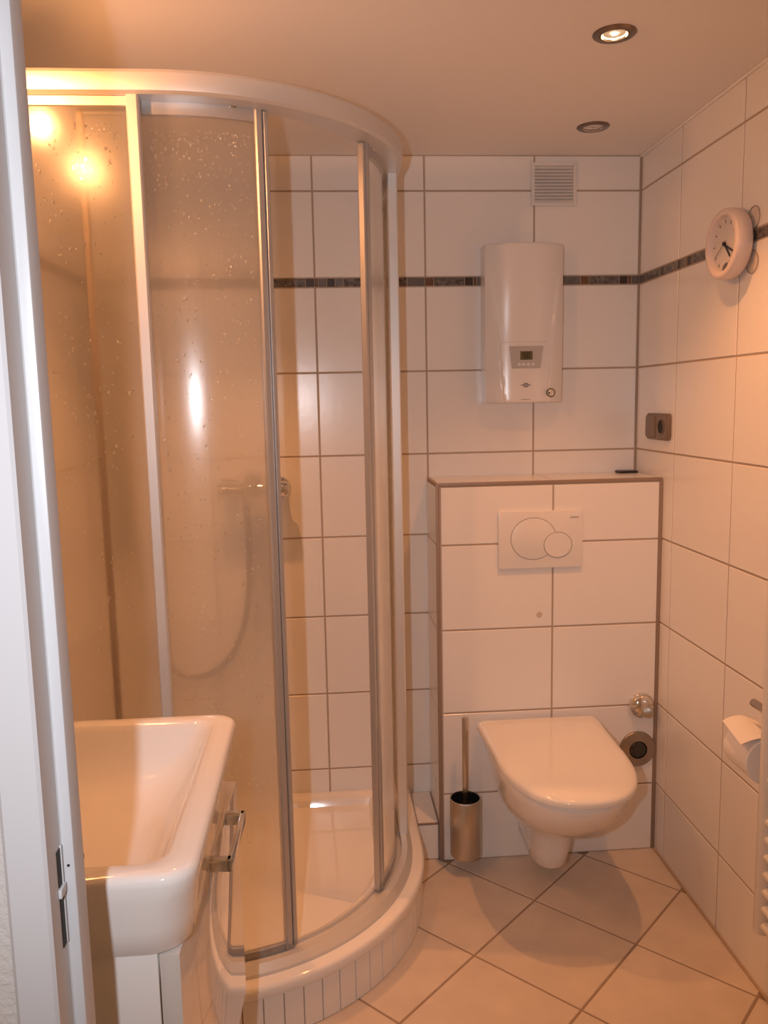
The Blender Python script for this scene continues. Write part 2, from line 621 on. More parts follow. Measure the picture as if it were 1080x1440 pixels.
# ------------------------------------------------------------------ vent grille
vx0, vx1, vz0, vz1 = -.341, -.203, 1.962, 2.087
vent = thing('vent_grille', 'square white slatted vent grille high on the back wall', 'vent', ((vx0 + vx1) / 2, 0, (vz0 + vz1) / 2))
fb = .010
MB().box((vx0, -.009, vz0), (vx0 + fb, 0, vz1), .0015).box((vx1 - fb, -.009, vz0), (vx1, 0, vz1), .0015).box((vx0 + fb, -.009, vz0), (vx1 - fb, 0, vz0 + fb), .0015).box((vx0 + fb, -.009, vz1 - fb), (vx1 - fb, 0, vz1), .0015).build('frame', PLAST, vent)
MB().box((vx0 + fb, -.0015, vz0 + fb), (vx1 - fb, -.0003, vz1 - fb)).build('mesh_backing', SLATBACK, vent, 0)
for k in range(11):
    zc = vz0 + fb + (k + .5) * (vz1 - vz0 - 2 * fb) / 11
    mb = MB()
    hy = .0036
    x0_, x1_ = vx0 + fb, vx1 - fb
    sec = [(-.0015, zc + .0050), (-.0070, zc - .0014), (-.0070, zc - .0038), (-.0015, zc + .0012)]
    mb.loft([[Vector((x, y, z)) for y, z in sec] for x in (x0_, x1_)]).build('slat', PLAST, vent, 0)

# ------------------------------------------------------------------ water heater
hx0, hx1, hz0, hz1 = -.4945, -.2600, 1.376, 1.840
heater = thing('water_heater', 'white electric water heater with small display on the back wall', 'water heater', ((hx0 + hx1) / 2, 0, hz0))
hxc, hhw = (hx0 + hx1) / 2, (hx1 - hx0) / 2


def sstep(a, b, x):
    t = min(1, max(0, (x - a) / (b - a)))
    return t * t * (3 - 2 * t)


def hdepth(x, z):
    u = (x - hxc) / hhw
    d = .066 + .036 * (1 - abs(u) ** 2.6)
    # centre field, bounded by two creases that lean inwards going down
    t = (1.79 - z) / (1.79 - 1.55)
    ed = .90 - .26 * min(max(t, 0), 1.0) - .09 * max(0, min(1, (1.55 - z) / .16))
    depth = .011 * sstep(1.79, 1.56, z)
    d -= depth * (1 - sstep(ed - .02, ed + .05, abs(u)))
    # seam of the lower cover
    if abs(u) < .62 and abs(z - 1.5555) < .0011:
        d -= .0015
    # rounded top and bottom edges
    e = min(hz1 - z, z - hz0)
    if e < .006:
        d -= .006 * (1 - math.sqrt(max(0, 1 - (1 - e / .006) ** 2)))
    return d


zs = [hz0, hz0 + .0015, hz0 + .004] + [hz0 + .008 + i * (1.550 - hz0 - .008) / 26 for i in range(27)] + [1.5535, 1.5548, 1.5555, 1.5562, 1.5575] + [1.560 + i * (hz1 - .008 - 1.560) / 30 for i in range(31)] + [hz1 - .004, hz1 - .0015, hz1]
us = [-1, -.994, -.98] + [-.96 + i * 1.92 / 60 for i in range(61)] + [.98, .994, 1]
mb = MB()
vs, fs = [], []
nx, nz = len(us), len(zs)
for z in zs:
    for u in us:
        x = hxc + u * hhw * (1 - .035 * (z > 0) * sstep(1.5, hz0, z) * .6)
        vs.append((x, -hdepth(hxc + u * hhw, z), z))
for a in range(nz - 1):
    for b in range(nx - 1):
        fs.append((a * nx + b, a * nx + b + 1, (a + 1) * nx + b + 1, (a + 1) * nx + b))
bd_idx = [b for b in range(nx)] + [a * nx + nx - 1 for a in range(1, nz)] + [(nz - 1) * nx + b for b in range(nx - 2, -1, -1)] + [a * nx for a in range(nz - 2, 0, -1)]
base = len(vs)
for i in bd_idx:
    vs.append((vs[i][0], -.0005, vs[i][2]))
m_ = len(bd_idx)
for k in range(m_):
    j = (k + 1) % m_
    fs.append((bd_idx[k], base + k, base + j, bd_idx[j]))
mb.add(vs, fs).build('housing', PLAST, heater, 40)


def hp(x, z, off=.0005):
    return -hdepth(x, z) - off


pz0, pz1 = 1.478, 1.543
yp = hp(-.376, 1.51, 0)
sec = [(-.427, pz1), (-.325, pz1), (-.333, pz0), (-.419, pz0)]
pan = MB().loft([[Vector((x, hp(x, z, .0), z)) for x, z in sec], [Vector((x, min(hp(x, z, .0012), yp - .0012), z)) for x, z in sec]]).build('control_panel', SILVER, heater, 30)
yq = yp - .0013
MB().box((-.3945, yq - .0008, 1.503), (-.3575, yq + .001, 1.528)).build('display', DISPLAY, pan, 0)


def seg7(mb, ch, x, z, w_, h_, y, t):
    S = {'0': 'abcdef', '5': 'afgcd'}[ch]
    zc = z + h_ / 2
    R_ = {'a': (x, z + h_ - t, x + w_, z + h_), 'd': (x, z, x + w_, z + t), 'g': (x, zc - t / 2, x + w_, zc + t / 2), 'f': (x, zc, x + t, z + h_), 'e': (x, z, x + t, zc), 'b': (x + w_ - t, zc, x + w_, z + h_), 'c': (x + w_ - t, z, x + w_, zc)}
    for s in S:
        a = R_[s]
        mb.box((a[0], y - .0003, a[1]), (a[2], y + .0003, a[3]))


mb = MB()
seg7(mb, '5', -.386, 1.508, .008, .015, yq - .0010, .0018)
seg7(mb, '0', -.3745, 1.508, .008, .015, yq - .0010, .0018)
mb.build('digits', SEGM, pan, 0)
for k in range(4):
    xb = -.398 + k * .0143
    MB().lathe([(.0042, 0), (.0042, .0008), (.0032, .0014)], (xb, yq, 1.4895), (0, -1, 0), 16).build('button', PLAST, pan)
    MB().lathe([(.0011, 0), (.0011, .0003)], (xb, yq - .0014, 1.4895), (0, -1, 0), 8).build('button_mark', GREYPR, pan)
yl = hp(-.377, 1.428)
mb = MB()
mb.tube([(-.377 + .0075 * math.cos(a), yl - .0003, 1.4285 + .0055 * math.sin(a)) for a in [2 * PI * k / 24 for k in range(24)]], .0012, 6, True)
mb.tube([(-.377 + .0038 * math.cos(a), yl - .0003, 1.4285 + .0028 * math.sin(a)) for a in [2 * PI * k / 20 for k in range(20)]], .0009, 6, True)
mb.box((-.3925, yl - .0006, 1.4275), (-.3848, yl + .001, 1.4298)).box((-.3692, yl - .0006, 1.4275), (-.3615, yl + .001, 1.4298))
mb.build('maker_emblem', GREYPR, heater, 40)
yb = hp(-.302, 1.405, .0)
xb, zb = -.301, 1.405
bdg = MB().lathe([(.0135, .004), (.0135, -.0015), (.0125, -.0020)], (xb, yb, zb), (0, 1, 0), 32).build('badge', mat('badge_ring', (.10, .085, .05), .4), heater)
MB().lathe([(.0105, -.0018), (.0105, -.0025)], (xb, yb, zb), (0, 1, 0), 28).build('badge_face', GOLD, bdg)
MB().lathe([(.0045, -.0026), (.0045, -.0030)], (xb - .003, yb, zb + .0035), (0, 1, 0), 14).lathe([(.004, -.0026), (.004, -.0030)], (xb + .0035, yb, zb - .004), (0, 1, 0), 14).build('badge_emblem', PLAST, bdg)
MB().lathe([(.0028, -.0031), (.0028, -.0034)], (xb - .006, yb, zb - .001), (0, 1, 0), 12).build('badge_emblem', SEGM, bdg)
MB().box((-.392, hp(-.377, 1.385) - .0001, 1.3855), (-.364, hp(-.377, 1.385) + .001, 1.3867)).build('small_print', GREYST, heater, 0)

# ------------------------------------------------------------------ flush plate
fx0, fx1, fz0, fz1 = -.4895, -.2415, .899, 1.067
fp = thing('flush_plate', 'white rectangular flush plate with two overlapping round buttons', 'flush plate', ((fx0 + fx1) / 2, -BD, fz0))
yf = -BD - .011
plate = MB().box((fx0, yf, fz0), (fx1, -BD - .0003, fz1), .004).build('plate', PLAST, fp)


def ring_button(cx, cz, rx, rz, y, name, cut=None):
    n = 56
    loop = []
    for k in range(n):
        a = 2 * PI * k / n
        x, z = cx + rx * math.cos(a), cz + rz * math.sin(a)
        loop.append((x, z))
    mb = MB()
    L0 = [Vector((x, y + .004, z)) for x, z in loop]
    L1 = [Vector((x, y - .0006, z)) for x, z in loop]
    L2 = [Vector((cx + (x - cx) * .975, y - .0014, cz + (z - cz) * .975)) for x, z in loop]
    b = mb.loft([L0, L1, L2]).build(name, PLAST, fp)
    gr = MB().tube([(x, y - .0002, z) for x, z in [(cx + (rx + .0005) * math.cos(2 * PI * k / n), cz + (rz + .0005) * math.sin(2 * PI * k / n)) for k in range(n)]], .0009, 6, True)
    g = gr.build('gap', GREYPR, b)
    return b


ring_button(-.387, .9865, .066, .0605, yf, 'large_button')
ring_button(-.3155, .9665, .0405, .0365, yf - .0012, 'small_button')


def text_mesh(txt, size, name, m, parent, loc, rot):
    cu = bpy.data.curves.new('txt', 'FONT')
    cu.body = txt
    cu.size = size
    cu.extrude = .0002
    cu.align_x = 'CENTER'
    ob = bpy.data.objects.new('txt', cu)
    COL.objects.link(ob)
    dg = bpy.context.evaluated_depsgraph_get()
    me = bpy.data.meshes.new_from_object(ob.evaluated_get(dg))
    bpy.data.objects.remove(ob)
    bpy.data.curves.remove(cu)
    me.materials.clear()
    me.materials.append(m)
    o = bpy.data.objects.new(name, me)
    COL.objects.link(o)
    o.parent = parent
    o.location = Vector(loc) - ORG[parent.name]
    o.rotation_euler = rot
    return o


text_mesh('GEBERIT', .0075, 'lettering', GREYPR, fp, (-.2665, yf - .0004, 1.0435), (PI / 2, 0, 0))

# ------------------------------------------------------------------ wall-hung toilet
TX = -.3745
toilet = thing('toilet', 'white wall-hung toilet with closed rounded lid', 'toilet', (TX, -BD, .4))


def dshape(z, wb_, w_, y0, yc, yf_, n=2.2, m=40):
    pts = []
    pts.append(Vector((TX - wb_, y0, z)))
    for k in range(6):
        t = (k + 1) / 7
        pts.append(Vector((TX - (wb_ + (w_ - wb_) * math.sin(t * PI / 2)), y0 + (yc - y0) * t, z)))
    for k in range(m + 1):
        a = PI * k / m
        c, s = -math.cos(a), math.sin(a)
        x = w_ * math.copysign(abs(c) ** (2 / n), c)
        y = yc + (yf_ - yc) * (abs(s) ** (2 / n))
        pts.append(Vector((TX + x, y, z)))
    for k in range(6):
        t = 1 - (k + 1) / 7
        pts.append(Vector((TX + (wb_ + (w_ - wb_) * math.sin(t * PI / 2)), y0 + (yc - y0) * t, z)))
    pts.append(Vector((TX + wb_, y0, z)))
    return pts


B0 = -BD - .0004
secs = [(.070, .030, .032, -.330, -.395), (.073, .042, .044, -.338, -.412), (.083, .051, .052, -.344, -.424), (.13, .057, .058, -.352, -.436), (.175, .062, .064, -.356, -.446), (.205, .070, .076, -.362, -.462), (.225, .082, .094, -.368, -.495),
        (.25, .100, .118, -.39, -.555), (.28, .122, .140, -.41, -.612), (.31, .138, .156, -.42, -.650), (.34, .150, .162, -.43, -.684), (.37, .159, .167, -.44, -.707), (.395, .165, .170, -.445, -.720), (.408, .167, .171, -.445, -.722), (.4115, .165, .169, -.445, -.719)]
MB().loft([dshape(z, a, b, B0, yc, yf_) for z, a, b, yc, yf_ in secs]).build('bowl', CERAM, toilet, 50)
Y1 = -BD - .018
MB().loft([dshape(.4118, .170, .164, Y1, -.45, -.722, 2.4), dshape(.4125, .172, .166, Y1, -.45, -.724, 2.4), dshape(.4200, .172, .166, Y1, -.45, -.724, 2.4), dshape(.4212, .170, .164, Y1, -.45, -.722, 2.4)]).build('seat', LIDM, toilet, 50)
lid = [(.4215, .181, .174, -.735), (.423, .1835, .177, -.739), (.431, .1835, .177, -.739), (.4355, .182, .1758, -.7375), (.4400, .1775, .1715, -.731), (.4435, .169, .163, -.719), (.4460, .155, .150, -.698), (.4475, .12, .125, -.64), (.4485, .06, .07, -.55)]
MB().loft([dshape(z, a, b, Y1 + (0 if a > .15 else -.02), -.45 if a > .13 else -.42, yf_, 2.4) for z, a, b, yf_ in lid]).build('lid', LIDM, toilet, 60)
for s in (-1, 1):
    MB().cyl((TX + s * .078 - .022, -BD - .028, .424), (TX + s * .078 + .022, -BD - .028, .424), .010, 16, .002).build('hinge', CHROME, toilet)

# ------------------------------------------------------------------ chrome wall fittings right of the toilet
av = thing('angle_valve', 'round chrome valve cap on the tiled box, upper of two fittings', 'valve', (-.0545, -BD, .466))
MB().lathe([(.039, 0), (.040, -.003), (.0385, -.012), (.033, -.021), (.023, -.028), (.010, -.0315)], (-.0545, -BD, .466), (0, 1, 0), 40).build('rosette', CHROME, av, 60)
MB().lathe([(.013, 0), (.0165, -.006), (.0170, -.018), (.0155, -.024), (.010, -.026)], (-.039, -BD - .016, .450), (.25, 1, -.15), 24).build('knob', STEEL, av, 50)
pc = thing('pipe_collar', 'flat chrome ring with dark round opening beside the toilet lid', 'pipe cover', (-.0615, -BD, .327))
MB().lathe([(.0555, 0), (.0555, -.004), (.0535, -.0065), (.031, -.0105), (.0275, -.0110), (.0275, -.003), (.0, -.003)], (-.0615, -BD, .327), (0, 1, 0), 44, False, False).build('ring', BRONZE, pc, 40)
MB().lathe([(.0272, -.0035), (.0262, -.009), (.022, -.0115), (.012, -.0135)], (-.0615, -BD, .327), (0, 1, 0), 32, False, True).build('dark_plug', mat('black_gloss_plug', (.02, .017, .015), .08, coat=.5), pc, 50)

# ------------------------------------------------------------------ toilet brush
bx, by = -.6005, -.277
bh = thing('toilet_brush_holder', 'brushed steel cylinder holder hung low on the tiled box', 'brush holder', (bx, by, .054))
MB().lathe([(.041, .054), (.0445, .056), (.0455, .060), (.0455, .230), (.0445, .2315), (.0425, .2315), (.0420, .228), (.0420, .20), (.030, .19)], (bx, by, 0), (0, 0, 1), 44, True, True).build('cup', STEEL, bh, 40)
MB().lathe([(.0418, .226), (.0418, .200)], (bx, by, 0), (0, 0, 1), 40, False, False).build('cup_lining', BLACK, bh)
MB().lathe([(.0416, .2005), (.002, .2004)], (bx, by, 0), (0, 0, 1), 40, False, True).build('cup_inside', BLACK, bh)
MB().box((bx - .012, -BD - .0005, .17), (bx + .012, by + .044, .20), .002).build('wall_bracket', CHROME, bh)
br = thing('toilet_brush', 'thin steel brush handle standing up from the steel holder', 'toilet brush', (bx, by, .2))
MB().cyl((bx, by, .205), (bx, by, .478), .0082, 16, .0015).build('handle', STEEL, br)
MB().lathe([(.006, .204), (.016, .2015), (.016, .2008)], (bx, by, 0), (0, 0, 1), 20).build('splash_collar', BLACK, br)

# ------------------------------------------------------------------ small black case on the box top
cs = thing('small_case', 'small flat black case lying on the tiled box in the right corner', 'case', (-.035, -.035, BT))
MB().box((-.072, -.052, BT + .0004), (-.012, -.012, BT + .0065), .0018).build('body', BLACK, cs)
MB().box((-.069, -.049, BT + .0065), (-.015, -.015, BT + .0082), .0006).build('top_plate', GREYST, cs)

# ------------------------------------------------------------------ switch and socket on the right wall
sk = thing('switch_and_socket', 'taupe surface-mounted double switch and socket on right wall', 'socket', (0, -.185, 1.3))
sy0, sy1, sz0, sz1 = -.262, -.098, 1.261, 1.338


def chamf(x0, x1, y0, y1, z0, z1, c, ins):
    def lp(x, i):
        a, b, d, e = y0 + i, y1 - i, z0 + i, z1 - i
        return [Vector((x, y, z)) for y, z in ((a + c, d), (b - c, d), (b - c * .3, d + c * .3), (b, d + c), (b, e - c), (b - c * .3, e - c * .3), (b - c, e), (a + c, e), (a + c * .3, e - c * .3), (a, e - c), (a, d + c), (a + c * .3, d + c * .3))]
    return MB().loft([lp(x0, 0), lp(x1 + ins, 0), lp(x1, ins)])


chamf(-.0003, -.011, sy0, sy1, sz0, sz1, .012, .004).build('housing', TAUPE, sk, 30)
chamf(-.0105, -.0150, -.176, -.106, 1.267, 1.332, .006, .003).build('rocker', TAUPE, sk, 30)
ins = chamf(-.0105, -.0130, -.254, -.184, 1.267, 1.332, .006, .002).build('socket_insert', TAUPE, sk, 30)
MB().lathe([(.0215, .0015), (.0205, .0032), (.0195, .0028), (.0190, .0008)], (-.0130, -.219, 1.300), (-1, 0, 0), 32, False, False).build('socket_rim', TAUPE, ins)
MB().lathe([(.0192, .0004), (.0192, .0012)], (-.0130, -.219, 1.300), (-1, 0, 0), 32).build('socket_well', DARK, ins)

# ------------------------------------------------------------------ wall clock
cy_, cz_ = -.615, 1.736
ck = thing('wall_clock', 'round white wall clock on suction cups across the stone border', 'clock', (0, cy_, cz_))
D0 = .006
MB().lathe([(.060, D0), (.074, D0 + .002), (.0795, D0 + .008), (.081, D0 + .030), (.0795, D0 + .0385), (.076, D0 + .0425), (.070, D0 + .0435), (.0645, D0 + .0415), (.0625, D0 + .036), (.0620, D0 + .030), (.001, D0 + .030)], (0, cy_, cz_), (-1, 0, 0), 56, True, False).build('case', CLOCKW, ck, 50)
face = MB().lathe([(.0622, D0 + .0302), (.0622, D0 + .0306)], (0, cy_, cz_), (-1, 0, 0), 48).build('dial', FACE, ck)
xf = -(D0 + .0312)


def dial_bar(mb, ang, r0_, r1_, wd, x):
    """ang clockwise from twelve as seen from the room"""
    d = Vector((0, -math.sin(ang), math.cos(ang)))
    s = Vector((0, -math.cos(ang), -math.sin(ang)))
    c = Vector((0, cy_, cz_))
    q = [c + d * r0_ + s * wd, c + d * r1_ + s * wd, c + d * r1_ - s * wd, c + d * r0_ - s * wd]
    mb.loft([[p + Vector((x, 0, 0)) for p in q], [p + Vector((x - .0006, 0, 0)) for p in q]])
    return mb


for k in range(12):
    if k == 6:
        continue
    dial_bar(MB(), k * PI / 6, .047, .056, .0013, xf).build('hour_mark', GREYPR, face, 0)
q = [Vector((xf, cy_ + a, cz_ + b)) for a, b in ((.009, -.058), (-.007, -.060), (-.016, -.043), (-.004, -.044), (.006, -.049))]
MB().loft([q, [p + Vector((-.0006, 0, 0)) for p in q]]).build('dial_print', GREYST, face, 0)
dial_bar(MB(), math.radians(117), -.010, .052, .0020, xf - .0025).build('minute_hand', BLACK, ck, 0)
dial_bar(MB(), math.radians(138), -.008, .041, .0026, xf - .0012).build('hour_hand', BLACK, ck, 0)
dial_bar(MB(), math.radians(237), -.014, .044, .0006, xf - .0040).build('second_hand', BLACK, ck, 0)
MB().lathe([(.0045, D0 + .031), (.0045, D0 + .036)], (0, cy_, cz_), (-1, 0, 0), 16).build('hand_hub', BLACK, ck)
for dz in (.047, -.050):
    c = MB().lathe([(.0255, .0006), (.0255, .0022), (.018, .0045), (.008, .0075), (.008, .010)], (0, cy_ - .060, cz_ + dz), (-1, 0, 0), 32).build('suction_cup', CLEAR, ck, 50)
    MB().tube([(-.002, cy_ - .060 + .0255 * math.cos(a), cz_ + dz + .0255 * math.sin(a)) for a in [2 * PI * k / 32 for k in range(32)]], .0009, 6, True).build('cup_rim', BRONZE, c)
    MB().box((-.011, cy_ - .060 - .004, cz_ + dz - .004), (-.0075, cy_ - .03, cz_ + dz + .004)).build('cup_arm', CLEAR, c, 0)

# ------------------------------------------------------------------ toilet paper
rx, rz, ry0, ry1, rr = -.066, .617, -.948, -.848, .052
tr = thing('toilet_roll', 'white toilet paper roll with loose sheet hanging over the top', 'toilet paper', (rx, ry0, rz - rr))
MB().lathe([(.0195, 0), (rr - .002, 0), (rr, .002), (rr, .098), (rr - .002, .1), (.0195, .1), (.0195, 0)], (rx, ry0, rz), (0, 1, 0), 48, False, False).build('paper', PAPER, tr, 40)
MB().lathe([(.0193, .0005), (.0193, .0995), (.018, .0995), (.018, .0005), (.0193, .0005)], (rx, ry0, rz), (0, 1, 0), 32, False, False).build('core', CARD, tr, 40)
mb = MB()
nu, nv = 14, 8
vs, fs = [], []
for side in (0, 1):
    for i in range(nu):
        for j in range(nv):
            t, s = i / (nu - 1), j / (nv - 1)
            a = PI / 2 * (1.25 - .25 * min(1, t * 3))
            y = ry0 + .1 * s
            # starts at the back of the roll, lifts off at the top and juts outwards
            x = rx + .018 - .078 * t + .010 * (s - .5) * t
            z = rz + rr + .0012 + .012 * math.sin(PI * t * .75) * (.6 + .7 * s) - .010 * t * t - .006 * t * (1 - s)
            z = max(z, rz + math.sqrt(max(0, rr * rr - (x - rx) ** 2)) + .0008) if abs(x - rx) < rr else z
            vs.append((x, y, z + side * .0006))
n2 = nu * nv
for i in range(nu - 1):
    for j in range(nv - 1):
        a = i * nv + j
        fs.append((a, a + 1, a + nv + 1, a + nv))
        fs.append((n2 + a, n2 + a + nv, n2 + a + nv + 1, n2 + a + 1))
rim_ = [j for j in range(nv)] + [i * nv + nv - 1 for i in range(1, nu)] + [(nu - 1) * nv + j for j in range(nv - 2, -1, -1)] + [i * nv for i in range(nu - 2, 0, -1)]
for k in range(len(rim_)):
    a, b = rim_[k], rim_[(k + 1) % len(rim_)]
    fs.append((a, n2 + a, n2 + b, b))
mb.add(vs, fs).build('loose_sheet', PAPER, tr, 60)
rh = thing('roll_holder', 'chrome toilet roll holder on the right wall', 'roll holder', (0, -.968, .72))
ya = -.968
MB().lathe([(.022, .0004), (.022, .006), (.018, .009)], (0, ya, .724), (-1, 0, 0), 28).build('rosette', CHROME, rh)
MB().cyl((-.008, ya, .724), (-.078, ya, .724), .0085, 18, .0015).build('wall_arm', BRONZE, rh)
MB().cyl((-.070, ya - .012, .724), (-.070, -.880, .724), .0088, 18, .0015).build('upper_rod', BRONZE, rh)
MB().tube([(-.066, ya, .720), (-.066, ya, .66), (-.066, ya, .628), (-.066, ya + .003, .619), (-.066, ya + .011, .617), (-.066, -.94, .617), (-.066, -.84, .617)], .0055, 12).build('lower_arm', BRONZE, rh)

# ------------------------------------------------------------------ towel radiator on the right wall
RADW = mat('white_radiator_enamel', (.80, .78, .75), .25)
rad = thing('towel_radiator', 'white tubular towel radiator at the right edge of the picture', 'radiator', (-.09, -1.2, .2))
for y in (-1.015, -1.48):
    MB().cyl((-.107, y, .278), (-.107, y, 1.25), .0165, 20, .005).build('upright', RADW, rad, 40)
zr = .300
k = 0
while zr < 1.23:
    MB().cyl((-.107, -1.022, zr), (-.107, -1.473, zr), .0105, 12).build('rung', RADW, rad, 60)
    k += 1
    zr += .038 if k % 7 else .09
for y in (-1.06, -1.41):
    for z in (.40, 1.10):
        MB().cyl((-.0005, y, z), (-.112, y, z), .008, 12).build('bracket', RADW, rad)

# ------------------------------------------------------------------ shower
AC = Vector((-1.293, -.35, 0))
S1 = AC.x - XL


def path(r, s):
    """point, tangent and outward normal at arc length s along the quadrant track of radius r"""
    la = r * PI / 2
    if s < S1:
        return Vector((XL + s, AC.y - r, 0)), Vector((1, 0, 0)), Vector((0, -1, 0))
    if s < S1 + la:
        a = (s - S1) / r
        n = Vector((math.sin(a), -math.cos(a), 0))
        return AC + n * r, Vector((math.cos(a), math.sin(a), 0)), n
    q = s - S1 - la
    return Vector((AC.x + r, AC.y + q, 0)), Vector((0, 1, 0)), Vector((1, 0, 0))


def total(r):
    return S1 + r * PI / 2 - AC.y


def s_angle(r, deg):
    return S1 + r * math.radians(deg)


def sweep(mb, r, s0, s1, sec, step=.03):
    """sec: (radial offset, z) polygon swept along the track"""
    n = max(2, int((s1 - s0) / step) + 1)
    loops = []
    for k in range(n + 1):
        s = s0 + (s1 - s0) * k / n
        p, t, nn = path(r, s)
        loops.append([p + nn * d + Vector((0, 0, z)) for d, z in sec])
    return mb.loft(loops)


def rect(d0, d1, z0, z1, c=0.):
    if c:
        return [(d0 + c, z0), (d1 - c, z0), (d1, z0 + c), (d1, z1 - c), (d1 - c, z1), (d0 + c, z1), (d0, z1 - c), (d0, z0 + c)]
    return [(d0, z0), (d1, z0), (d1, z1), (d0, z1)]


def upright(mb, r, s, d0, d1, ha, z0, z1, c=.003):
    """vertical profile at s, half width ha along the track"""
    p, t, n = path(r, s)
    q = [(-ha + c, d0), (ha - c, d0), (ha, d0 + c), (ha, d1 - c), (ha - c, d1), (-ha + c, d1), (-ha, d1 - c), (-ha, d0 + c)]
    return mb.loft([[p + t * a + n * d + Vector((0, 0, z)) for a, d in q] for z in (z0, z1)])


PLZ = .106
plinth = thing('shower_plinth', 'low curved plinth of narrow white tiles under the shower tray', 'plinth', (-1.28, -.35, 0))
RP = .55

tw = .0465
n_t = int((total(RP) - .006) / tw)
for k in range(n_t):
    s = .003 + (k + .5) * tw
    p, t, n = path(RP, s)
    if p.y > LY - .02 and p.x > -.8:
        continue
    o = bpy.data.objects.new('plinth_tile', tile_mesh(tw - .0028, PLZ - .004, TILE))
    COL.objects.link(o)
    o.parent = plinth
    o.location = p + Vector((0, 0, (PLZ - .004) / 2 + .001)) - ORG['shower_plinth']
    o.rotation_euler = (0, 0, math.atan2(n.x, -n.y))
sweep(MB(), RP, .001, total(RP) - .001, rect(-.09, -.004, 0, PLZ - .001), .03).build('plinth_core', GROUT, plinth, 0)

TZ = .136


def tray_loop(r, wall_in, z):
    pts = [Vector((XL + .0006 + wall_in, -.0006 - wall_in, z))]
    m = 48
    for k in range(9):
        pts.append(Vector((XL + .0006 + wall_in + (AC.x - XL - .0006 - wall_in) * k / 8, AC.y - r, z)))
    for k in range(1, 40):
        a = PI / 2 * k / 40
        pts.append(AC + Vector((r * math.sin(a), -r * math.cos(a), z)))
    for k in range(9):
        pts.append(Vector((AC.x + r, AC.y + (-AC.y - .0006 - wall_in) * k / 8, z)))
    return pts


tray = thing('shower_tray', 'white quadrant shower tray with rounded front rim', 'shower tray', (-1.28, -.35, PLZ))
MB().loft([tray_loop(.545, 0, PLZ), tray_loop(.555, 0, PLZ + .001), tray_loop(.5565, 0, PLZ + .006), tray_loop(.5565, 0, TZ - .010), tray_loop(.554, 0, TZ - .004), tray_loop(.547, 0, TZ), tray_loop(.440, .022, TZ), tray_loop(.432, .030, TZ - .003), tray_loop(.424, .037, TZ - .012), tray_loop(.414, .045, TZ - .046), tray_loop(.405, .055, TZ - .054), tray_loop(.385, .075, TZ - .058), tray_loop(.20, .25, TZ - .062)]).build('basin', CERAM, tray, 40)
MB().lathe([(.042, 0), (.042, .003), (.036, .005)], (-1.30, -.36, TZ - .0625), (0, 0, 1), 32).build('drain_cover', CHROME, tray)

ENZ0, ENZ1 = TZ, 2.016
enc = thing('shower_enclosure', 'quadrant shower cabin with fogged wet glass and half-open sliding doors', 'shower cabin', (-1.28, -.35, TZ))
RF, RDR = .503, .473
tt = total(.5) - .001
for nm, z0, z1 in (('top_rail', 1.970, ENZ1), ('bottom_rail', TZ + .0004, TZ + .024)):
    mb = MB()
    if nm == 'top_rail':
        sweep(mb, .5, .001, tt, [(-.040, z0 + .004), (-.036, z0), (.018, z0), (.025, z0 + .005), (.028, z0 + .020), (.027, z1 - .010), (.022, z1 - .003), (.014, z1), (-.036, z1), (-.040, z1 - .004)])
    else:
        sweep(mb, .5, .001, tt, [(-.042, z0), (.024, z0), (.024, z0 + .008), (.018, z0 + .014), (.010, z0 + .022), (-.006, z0 + .022), (-.008, z0 + .010), (-.032, z0 + .010), (-.034, z0 + .018), (-.042, z0 + .018)])
    mb.build(nm, ALU, enc, 30)
GZ0, GZ1 = TZ + .022, 1.971


def fog_outer(o):
    """the outward face of a pane carries the fog film, the rest stays clear"""
    me = o.data
    me.materials.append(FOG)
    for p in me.polygons:
        c = p.center + ORG['shower_enclosure']
        out = Vector((c.x - AC.x, c.y - AC.y, 0))
        if c.x < AC.x:
            out.x = 0
        if c.y > AC.y:
            out.y = 0
        if p.normal.dot(out.normalized()) > .5:
            p.material_index = 1
    return o


def fixed_panel(s0, s1, post_s):
    g = sweep(MB(), RF, s0, s1, rect(-.0025, .0025, GZ0, GZ1), .05).build('fixed_panel', GLASS, enc, 20)
    fog_outer(g)
    sweep(MB(), RF, s0, s1, rect(-.0065, .0065, GZ1 - .019, GZ1 - .001, .001)).build('panel_top_bar', ALU, g, 30)
    sweep(MB(), RF, s0, s1, rect(-.0065, .0065, GZ0, GZ0 + .014, .001)).build('panel_foot_bar', ALU, g, 30)
    upright(MB(), RF, post_s, -.012, .015, .0115, GZ0, GZ1 - .001).build('panel_post', ALU, g, 30)
    return g


TF = total(RF)
gl_l = fixed_panel(.002, S1 - .023, S1 - .033)
gl_r = fixed_panel(TF - S1 + .082, TF - .002, TF - .35 + .032)
upright(MB(), RF, .014, -.014, .016, .0135, GZ0, GZ1 - .001).build('wall_profile', ALU, enc, 30)
upright(MB(), RF, TF - .0145, -.014, .016, .0135, GZ0, GZ1 - .001).build('wall_profile', ALU, enc, 30)


